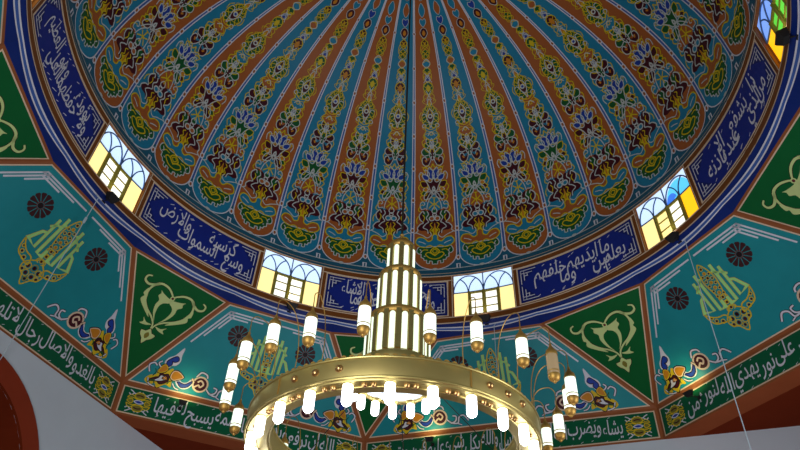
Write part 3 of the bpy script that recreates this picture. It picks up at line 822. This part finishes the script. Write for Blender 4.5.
# ------------------------------------------------------------------ square hall below
FLOOR = (-1.5357 - 1.6 / S)
DW = RO * cos((22.5 + DL) * D)              # distance of the four walls
AR, AI, AZ_ = .36, .30, -.90                # arch: face radius, opening radius, spring height
HALL = ['west', 'north', 'east', 'south']
for az, side in zip((157.5, 67.5, -22.5, -112.5), HALL):
    a0 = az * D; nv = Vector((cos(a0), sin(a0), 0)); tx = Vector((sin(a0), -cos(a0), 0))
    def P(x, z, d=0.): return nv * (DW + d) + tx * x + Vector((0, 0, z))
    Wl = Solid()
    K = 24; zt = ZO2
    arc = [(AI * cos(pi - pi * k / K), AZ_ + AI * sin(pi - pi * k / K)) for k in range(K + 1)]
    # plaster wall around the arch opening
    vs = [P(-DW, FLOOR), P(-AI, FLOOR), P(-AI, AZ_), P(-DW, AZ_), P(DW, FLOOR), P(AI, FLOOR), P(AI, AZ_), P(DW, AZ_), P(-DW, zt), P(DW, zt)]
    Wl.add(vs, [(0, 1, 2, 3), (5, 4, 7, 6)], 'plaster')
    vv = [P(x, z) for x, z in arc] + [P(x, zt) for x, z in arc]
    Wl.add(vv, [(k, k + 1, K + 2 + k, K + 1 + k) for k in range(K)], 'plaster')
    Wl.add([P(-DW, AZ_), P(-AI, AZ_), P(-AI, zt), P(-DW, zt), P(AI, AZ_), P(DW, AZ_), P(DW, zt), P(AI, zt)], [(0, 1, 2, 3), (4, 5, 6, 7)], 'plaster')
    wall = Wl.build('wall_%s' % side, None, False)
    prop(wall, 'white plaster wall of the %s side, with a red-brown arch' % side, 'wall', kind='structure')
    # archivolt (raised face) and deep soffit
    T = Solid()
    full = [(-1, FLOOR)] + [(cos(pi - pi * k / 32), None) for k in range(33)]
    def ringpts(r): return [(-r, FLOOR)] + [(r * cos(pi - pi * k / 32), AZ_ + r * sin(pi - pi * k / 32)) for k in range(33)] + [(r, FLOOR)]
    a_, b_ = ringpts(AR), ringpts(AI); m = len(a_)
    vv = [P(x, z, -.010) for x, z in a_] + [P(x, z, -.010) for x, z in b_] + [P(x, z, 0) for x, z in a_]
    T.add(vv, [(k, k + 1, m + k + 1, m + k) for k in range(m - 1)] + [(k, 2 * m + k, 2 * m + k + 1, k + 1) for k in range(m - 1)], 'red_brown')
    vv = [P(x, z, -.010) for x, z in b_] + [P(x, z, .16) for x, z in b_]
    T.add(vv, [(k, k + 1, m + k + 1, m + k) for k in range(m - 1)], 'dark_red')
    T.build('archivolt', wall, False)
    # aisle behind the arch
    N_ = Solid()
    zb = -.52; hw = .9; dp = .75
    N_.add([P(-hw, FLOOR, dp), P(hw, FLOOR, dp), P(hw, zb, dp), P(-hw, zb, dp), P(-hw, FLOOR, .16), P(hw, FLOOR, .16), P(hw, zb, .16), P(-hw, zb, .16)],
           [(0, 1, 2, 3), (4, 0, 3, 7), (1, 5, 6, 2), (3, 2, 6, 7), (0, 4, 5, 1)], 'plaster')
    # inside face of the wall, pierced by the arch
    vi = [P(x, z, .16) for x, z in arc] + [P(x, zb, .16) for x, z in arc]
    N_.add(vi, [(k, k + 1, K + 2 + k, K + 1 + k) for k in range(K)], 'plaster')
    N_.build('alcove', wall, False)
# diagonal corners: beam soffit and triangular ceiling
for az, side in zip((112.5, 22.5, -67.5, -157.5), ('northwest', 'northeast', 'southeast', 'southwest')):
    a0 = az * D; w = half(az) * D; nv = Vector((cos(a0), sin(a0), 0)); tx = Vector((sin(a0), -cos(a0), 0))
    d0 = RO * cos(w); b0 = RO * sin(w); dc = DW * sqrt(2)
    sw = .082
    def P(x, d, z): return nv * d + tx * x + Vector((0, 0, z))
    Bm = Solid(); z = ZO2
    hb = lambda d: dc - d                       # half width of the corner triangle at distance d
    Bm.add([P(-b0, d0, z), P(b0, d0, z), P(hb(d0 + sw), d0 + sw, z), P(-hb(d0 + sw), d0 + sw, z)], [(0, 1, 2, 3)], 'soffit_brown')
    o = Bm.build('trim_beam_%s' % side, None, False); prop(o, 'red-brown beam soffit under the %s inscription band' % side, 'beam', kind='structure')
    Cn = Solid()
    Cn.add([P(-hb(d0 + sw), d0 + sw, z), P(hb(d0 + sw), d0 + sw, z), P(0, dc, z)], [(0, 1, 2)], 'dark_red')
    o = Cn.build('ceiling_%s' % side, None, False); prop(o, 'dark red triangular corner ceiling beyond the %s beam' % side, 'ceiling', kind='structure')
Fl = Solid()
q = DW * 1.9
Fl.add([(-q, -q, FLOOR), (q, -q, FLOOR), (q, q, FLOOR), (-q, q, FLOOR)], [(0, 1, 2, 3)], 'carpet')
o = Fl.build('floor', None, False); prop(o, 'red carpeted prayer hall floor', 'floor', kind='structure')

# ------------------------------------------------------------------ chandelier
AX = (.010, 0.)
ch = empty('chandelier', (AX[0] * S, AX[1] * S, -.845 * S))
prop(ch, 'huge tiered brass chandelier with a glowing column, bulb ring and hanging lanterns, under the dome', 'chandelier')
ORG = (AX[0], AX[1], -.845)
def part(sol, name, parent=ch, smooth=True):
    # built in world units, stored relative to the chandelier's base
    o = sol.build(name, None, smooth)
    o.data.transform(Matrix.Translation(-Vector(ORG) * S)); o.parent = parent
    return o
# main ring
RG = Solid(); zt, zb = -.942, -.979; Ro, Ri = .2804, .236
RG.lathe([(Ro, zt), (Ro, zb + .002), (Ro - .003, zb - .005), (Ri + .003, zb - .006), (Ri, zb + .002), (Ri, zt), (Ri + .004, zt + .002), (Ro - .004, zt + .002)], 'brass', 96, AX, True)
for r, z, t in ((Ro, zt, .0026), (Ro, zb, .0030), (Ri, zb, .0026), (Ri, zt, .0024), (Ro - .022, zb - .0060, .0012)):
    RG.lathe([(r + t * cos(2 * pi * k / 8), z + t * sin(2 * pi * k / 8)) for k in range(8)], 'brass', 96, AX, True)
ring = part(RG, 'ring')
# scalloped crest along the ring's upper edge
CR = Solid()
nn = 120
for k in range(nn):
    a = 2 * pi * k / nn; c = Vector((AX[0], AX[1], 0)) + cyl(a, Ro - .002, zt + .002); t = Vector((-sin(a), cos(a), 0)); e = cyl(a, 1, 0)
    w_ = .0062
    f1 = [c - t * w_, c - t * w_ * .6 + Vector((0, 0, .004)), c + Vector((0, 0, .0055)), c + t * w_ * .6 + Vector((0, 0, .004)), c + t * w_]
    vs = [p + e * .0008 for p in f1] + [p - e * .0008 for p in f1]
    CR.add(vs, [(0, 1, 2, 3, 4), (9, 8, 7, 6, 5), (0, 5, 6, 1), (1, 6, 7, 2), (2, 7, 8, 3), (3, 8, 9, 4)], 'old_brass')
crest = part(CR, 'crest', ring, False); crest['kind'] = 'stuff'
# studs
def dome_stud(name, c, axis, r, h, mat, parent):
    s = Solid(); axis = Vector(axis).normalized(); q = axis.to_track_quat('Z', 'Y').to_matrix()
    pr = [(r * 1.15, -h * .1), (r * 1.15, h * .12), (r, h * .15), (r * .9, h * .55), (r * .6, h * .88), (.0001, h)]
    s2 = Solid(); s2.lathe(pr, mat, 14)
    s.add([Vector(c) + q @ Vector(v) for v in s2.v], s2.f, mat)
    return part(s, name, parent)
CEN = Vector((AX[0], AX[1], 0))
for seg in range(5):
    for da in (8, 17, 26):
        a = (266 + 72 * seg - 44 + da) * D
        dome_stud('stud', CEN + cyl(a, Ro, (zt + zb) / 2 + .001), cyl(a, 1, 0), .0062, .006, 'copper', ring)
    a = (266 + 72 * seg - 44) * D
    s = Solid(); c = CEN + cyl(a, Ro + .0006, (zt + zb) / 2); s.box(c, cyl(a, .0008, 0), Vector((-sin(a), cos(a), 0)) * .0009, Vector((0, 0, .0165)), 'old_brass'); part(s, 'seam', ring, False)
# bulbs under the ring
def bulb_profile(z, L, r):
    return [(.0001, z), (r * .8, z), (r, z - .004), (r, z - L * .78), (r * .86, z - L * .86), (r * .5, z - L * .94), (.0001, z - L)]
bm_first = None
BR = .267
for k in range(24):
    a = (265.7 + 15 * k) * D
    if bm_first is None:
        s = Solid(); s.lathe(bulb_profile(0, .040, .0088), 'bulb_glass', 16)
        b = s.build('bulb', ch); cpd = Solid()
        cpd.lathe([(.0001, .007), (.0125, .007), (.0130, .004), (.0104, .001), (.0098, -.002), (.0001, -.002)], 'brass', 16)
        c = cpd.build('socket', b)
        bm_first = (b, c)
    else:
        b = bm_first[0].copy(); c = bm_first[1].copy(); col.objects.link(b); col.objects.link(c); b.parent = ch; c.parent = b
    b.location = (CEN + cyl(a, BR, zb - .004) - Vector(ORG)) * S
    for da in (-1.6, 1.6):
        a2_ = a + (7.5 + da) * D
        dome_stud('stud', CEN + cyl(a2_, BR - .002, zb - .0055), (0, 0, -1), .0046, .005, 'copper', ring)
# central column: three lit tiers on a base drum
TI = [(.066, -.802, -.686, 16), (.046, -.684, -.562, 12), (.0295, -.560, -.472, 8)]
CO = Solid()
CO.lathe([(.0001, -.832), (.088, -.832), (.091, -.828), (.090, -.810), (.082, -.804), (.0001, -.804)], 'brass', 48, AX)
for i, (r, z0, z1, n) in enumerate(TI):
    CO.lathe([(.0001, z0), (r + .004, z0), (r + .005, z0 + .003), (r + .004, z0 + .007), (r, z0 + .008), (r, z1 - .014), (r + .003, z1 - .011), (r + .004, z1 - .004), (r + .002, z1), (.0001, z1)], 'old_brass', 64, AX)
r = TI[2][0]
CO.lathe([(r + .002, -.472), (r * .9, -.466), (r * .62, -.458), (r * .3, -.452), (.004, -.449), (.003, -.440), (.0055, -.436), (.003, -.431), (.0001, -.428)], 'old_brass', 32, AX)
column = part(CO, 'column')
for (r, z0, z1, n) in TI:
    for k in range(n):
        a = (268 + 360 * (k + .5) / n) * D
        tr = r * pi / n * .50
        s = Solid(); c = CEN + cyl(a, r + .001 - tr * .25, 0)
        za, zb_ = z0 + .009, z1 - .016
        prf = [(.0001, za), (tr, za), (tr, zb_ - tr)] + [(tr * cos(t * pi / 12), zb_ - tr + tr * sin(t * pi / 12)) for t in range(1, 6)] + [(.0001, zb_)]
        s.lathe(prf, 'tube_glass', 12, (c.x, c.y)); part(s, 'light_tube', column)
        sl = Solid(); a2_ = a + pi / n
        c2 = CEN + cyl(a2_, r + .0016, (z0 + z1) / 2); t = Vector((-sin(a2_), cos(a2_), 0))
        sl.box(c2, cyl(a2_, .0018, 0), t * (r * pi / n * .42), Vector((0, 0, (z1 - z0) / 2 - .010)), 'brass'); part(sl, 'rib', column, False)
s = Solid(); s.lathe([(.0001, -.8355), (.079, -.8355), (.082, -.832), (.0001, -.8315)], 'plate_glass', 40, AX); part(s, 'diffuser', ch)
s = Solid(); s.lathe([(.087 + .006 * cos(2 * pi * k / 10), -.833 + .006 * sin(2 * pi * k / 10)) for k in range(10)], 'brass', 56, AX, True); part(s, 'rim', column)
for k in range(14):
    a = (90 + 360 * k / 14) * D
    b = bm_first[0].copy(); c = bm_first[1].copy(); col.objects.link(b); col.objects.link(c); b.parent = ch; c.parent = b
    b.location = (CEN + cyl(a, .087, -.840) - Vector(ORG)) * S; b.scale = (.95, .95, .84)
# stays between column base and ring
for k in range(6):
    a = (20 + 60 * k) * D
    s = Solid(); s.tube([CEN + cyl(a, .088, -.828), CEN + cyl(a, Ri, zt)], .0009, 'cable_dark', 6); part(s, 'stay', ch)
# hanging cable up to the crown of the dome
s = Solid(); s.tube([CEN + Vector((0, 0, -.430)), CEN * .5 + Vector((0, 0, .3)), Vector((0, 0, ZK + HD - .03))], .0026, 'cable_dark', 8); part(s, 'cable', ch)
s = Solid(); s.lathe([(.0001, ZK + HD), (.03, ZK + HD - .004), (.026, ZK + HD - .02), (.006, ZK + HD - .035), (.0001, ZK + HD - .036)], 'old_brass', 20); part(s, 'canopy', ch)
# lanterns on arching arms
LAN = [(257.8, .331), (240.3, .322), (228.2, .336), (214.1, .335), (198.9, .327), (183.7, .330), (166.6, .329), (277.1, .316), (291.7, .322), (308.1, .330),
       (320.8, .344), (336.1, .349), (343.7, .340), (1.7, .333), (12.6, .331)] + [(27 + 15.5 * k, .33) for k in range(9)]
ZL = -.900
proto = None
for k, (ang, rad) in enumerate(LAN):
    a = ang * D
    if proto is None:
        s = Solid(); s.lathe([(.0001, -.022), (.0098, -.022), (.0104, -.019), (.0104, .017), (.0094, .022), (.0001, .022)], 'lantern_glass', 18); ln_ = s.build('lantern', ch)
        s = Solid(); s.lathe([(.0108, .019), (.0112, .021), (.0104, .024), (.0092, .029), (.0060, .032), (.0040, .036), (.0022, .039), (.0026, .042), (.0010, .045), (.0008, .066), (.0001, .067)], 'old_brass', 16); c1 = s.build('lantern_cap', ln_)
        s = Solid(); s.lathe([(.0106, -.019), (.0110, -.021), (.0102, -.024), (.0094, -.028), (.0062, -.031), (.0034, -.0325), (.0026, -.035), (.0001, -.036)], 'old_brass', 16); c2 = s.build('lantern_base', ln_)
        s = Solid(); s.lathe([(.0111, -.0150), (.0113, -.0140), (.0111, -.0130)], 'old_brass', 16); c3 = s.build('lantern_band', ln_)
        proto = (ln_, c1, c2, c3)
        L = proto
    else:
        L = [p.copy() for p in proto]
        if k == 10: L[0].data = L[0].data.copy(); L[0].data.materials[0] = MATS['dim_glass']
        for p in L: col.objects.link(p)
        L[0].parent = ch
        for p in L[1:]: p.parent = L[0]
    L[0].location = (CEN + cyl(a, rad, ZL) - Vector(ORG)) * S
    # arm: from the ring's crest up and over to the lantern's hook
    s = Solid(); ctl = [(Ro - .004, zt), (Ro - .006, zt + .045), (Ro + .002, zt + .090), (Ro + .018, zt + .116), (rad - .012, zt + .124), (rad - .001, zt + .116), (rad, ZL + .064)]
    pth = smooth_path(ctl, 5); s.tube([CEN + cyl(a, r, z) for r, z in pth], .0009, 'old_brass', 6); part(s, 'arm', ch)

# ------------------------------------------------------------------ lamps, wires
def floodlight(name, base, out, up, label, cat, group=None, k=1., reach=.030):
    """dark box lamp on a small bracket: base point on the wall, 'out' into the room"""
    base, out, up = Vector(base), Vector(out).normalized(), Vector(up).normalized()
    sd = out.cross(up).normalized()
    root = empty(name, base * S); prop(root, label, cat, group)
    def pt(s, nm, smooth=False):
        o = s.build(nm, None, smooth); o.data.transform(Matrix.Translation(-base * S)); o.parent = root; return o
    s = Solid(); c = base + out * reach * k + up * .004 * k
    ax = (up + out * .35).normalized(); fw = ax.cross(sd).normalized()
    # tapered housing
    v = []
    for d, w, h in ((-.013, .013, .008), (.004, .019, .013), (.010, .020, .014)):
        for a_, b_ in ((-1, -1), (1, -1), (1, 1), (-1, 1)): v.append(c + ax * d * k + sd * a_ * w * k + fw * b_ * h * k)
    s.add(v, [(3, 2, 1, 0)] + [(i + j, i + (j + 1) % 4, i + 4 + (j + 1) % 4, i + 4 + j) for i in (0, 4) for j in range(4)], 'dark_metal'); pt(s, 'housing')
    s = Solid(); v = [c + ax * .0085 * k + sd * a_ * .018 * k + fw * b_ * .012 * k for a_, b_ in ((-1, -1), (1, -1), (1, 1), (-1, 1))]
    s.add(v, [(0, 1, 2, 3)], 'lamp_lens'); pt(s, 'lens')
    s = Solid(); s.tube([base - out * .002, base + out * .012 * k, c - ax * .010 * k], .0022 * k, 'dark_metal', 6)
    s.box(base + out * .001, out * .0015, sd * .008 * k, up * .008 * k, 'dark_metal'); pt(s, 'bracket')
    return root, c + ax * .0165 * k, ax

def spot(name, loc, direction, power, angle, color, parent, size=.06):
    l = bpy.data.lights.new(name, 'SPOT'); l.energy = power; l.spot_size = angle * D; l.spot_blend = .8; l.color = color; l.shadow_soft_size = size
    o = bpy.data.objects.new(name, l); col.objects.link(o)
    o.location = Vector(loc) * S; o.rotation_euler = Vector(direction).to_track_quat('-Z', 'Y').to_euler()
    o.parent = parent; o.matrix_parent_inverse = Matrix.Translation(parent.location).inverted()
    return o

FLD = {157.5: 'dark box floodlight on the sill of the west drum window', 112.5: 'dark box floodlight under the drum window left of the chandelier column',
       67.5: 'dark box floodlight under the drum window right of the chandelier column', 22.5: 'black floodlight in front of the window with the cyan arch',
       -22.5: 'black floodlight in front of the green and amber drum window'}
for az, lab in FLD.items():
    a0 = az * D; off = (-.004 if az != 112.5 else -.02)
    out = -cyl(a0, 1, 0)
    r_, p_, d_ = floodlight('floodlight', cyl(a0 + off, 1.012, -.040), out, (0, 0, 1), lab, 'floodlight', 'floodlights under the drum windows')
    spot('floodlight_beam', p_, d_ * .4 + Vector((0, 0, 1)) - out * .25, 5, 100, (1, .85, .6), r_)
UPL = {112.5: (-.254, 'small dark uplight on the inscription band between chandelier lanterns and west corner'), 67.5: (-.271, 'small dark uplight on the inscription band right of the big ring of bulbs, behind it'),
       22.5: (-.279, 'small dark uplight on the northeast inscription band beside the white hanging wire')}
UPL[112.5] = (-.254, 'small dark uplight on the inscription band seen left of the chandelier')
UPL[67.5] = (-.271, 'small dark uplight on the inscription band seen directly below the chandelier ring')
UPL[22.5] = (-.279, 'small dark uplight on the inscription band seen right of the chandelier, by the long wire')
for az, (x, lab) in UPL.items():
    fn, o, ex, ey, n = PANEL_BY_AZ[az]
    nb = -cyl(az * D, 1, 0)
    base = o + ex * x + Vector((0, 0, -.048))
    r_, p_, d_ = floodlight('uplight', base + nb * .001, nb, (0, 0, 1), lab, 'uplight', 'uplights on the inscription bands', .75, .062)
    spot('uplight_beam', p_, Vector((0, 0, 1)) - nb * .75, 8.0, 140, (1, .96, .42), r_, .10)

def cable(pts, r, mat, label, cat='wire', plug=None):
    s = Solid(); s.tube(pts, r, mat, 6)
    o = s.build('power_cable', None, True, origin=pts[-1]); prop(o, label, cat)
    if plug:
        k = Solid(); k.tube([plug[0], plug[1]], r * 3.2, mat, 8); p = k.build('connector', None); p.data.transform(Matrix.Translation(-Vector(pts[-1]) * S)); p.parent = o
    return o
s0 = cyl(159.6 * D, .990, -.066); s1 = Vector((-1.0835, .5058, -.5669)); dv = s1 - s0
cable([cyl(159.6 * D, 1.008, -.052), s0, s0 + dv * .5, s0 + dv], .0013, 'cable_white', 'long white wire slanting from the west drum window down past the red arch', plug=(s0 + dv * .14, s0 + dv * .175))
b = cyl(20.0 * D, .985, -.075)
cable([cyl(20.0 * D, 1.008, -.052), b, b + Vector((0, 0, -.8)), Vector((b.x, b.y, FLOOR + .002))], .0014, 'cable_white', 'long white wire hanging from the window with the cyan arch')
b = cyl(65.4 * D, .985, -.075)
cable([cyl(65.4 * D, 1.008, -.052), b, b + Vector((0, 0, -.8)), Vector((b.x, b.y, FLOOR + .002))], .0012, 'cable_white', 'thin wire hanging from the window right of the chandelier column')

# ------------------------------------------------------------------ light
w = bpy.data.worlds.new('World'); sc.world = w; w.use_nodes = True
bg = w.node_tree.nodes['Background']; bg.inputs[0].default_value = (.62, .76, 1, 1); bg.inputs[1].default_value = .6

# added fill: unseen area lights in the east and south arches brighten hall and dome
def area(name, loc, direction, size, power, color):
    l = bpy.data.lights.new(name, 'AREA'); l.shape = 'RECTANGLE'; l.size, l.size_y = size; l.energy = power; l.color = color
    o = bpy.data.objects.new(name, l); col.objects.link(o); o.location = Vector(loc) * S
    o.rotation_euler = Vector(direction).to_track_quat('-Z', 'Y').to_euler()
    return o
for az, pw in ((-22.5, 260), (-112.5, 330)):
    nv = cyl(az * D, 1, 0)
    area('arch_fill', nv * (DW + .10) + Vector((0, 0, -1.28)), -nv + Vector((0, 0, .42)), (2.6, 3.6), pw, (.90, .95, 1))

# ------------------------------------------------------------------ camera
CP = Vector((-.04464949, -1.26983249, -1.53571461)) * S
pit, yaw, rol, f = .7286620328, .0380911022, .0472097363, 689.6284
fw = Vector((sin(yaw) * cos(pit), cos(yaw) * cos(pit), sin(pit))); rt = Vector((cos(yaw), -sin(yaw), 0)); up = rt.cross(fw)
r2 = rt * cos(rol) + up * sin(rol); u2 = up * cos(rol) - rt * sin(rol)
cam = bpy.data.cameras.new('camera'); cam.sensor_width = 36; cam.lens = f / 800 * 36; cam.clip_start = .05; cam.clip_end = 200
co = bpy.data.objects.new('camera', cam); col.objects.link(co)
M = Matrix((r2, u2, -fw)).transposed().to_4x4(); M.translation = CP; co.matrix_world = M
sc.camera = co

vs_ = sc.view_settings
vs_.view_transform = 'Standard'; vs_.look = 'None'; vs_.gamma = 1; vs_.use_curve_mapping = False; vs_.exposure = 0.12
sc.cycles.use_denoising = True
sc.cycles.max_bounces = 5; sc.cycles.diffuse_bounces = 3; sc.cycles.glossy_bounces = 3
sc.cycles.sample_clamp_indirect = 6
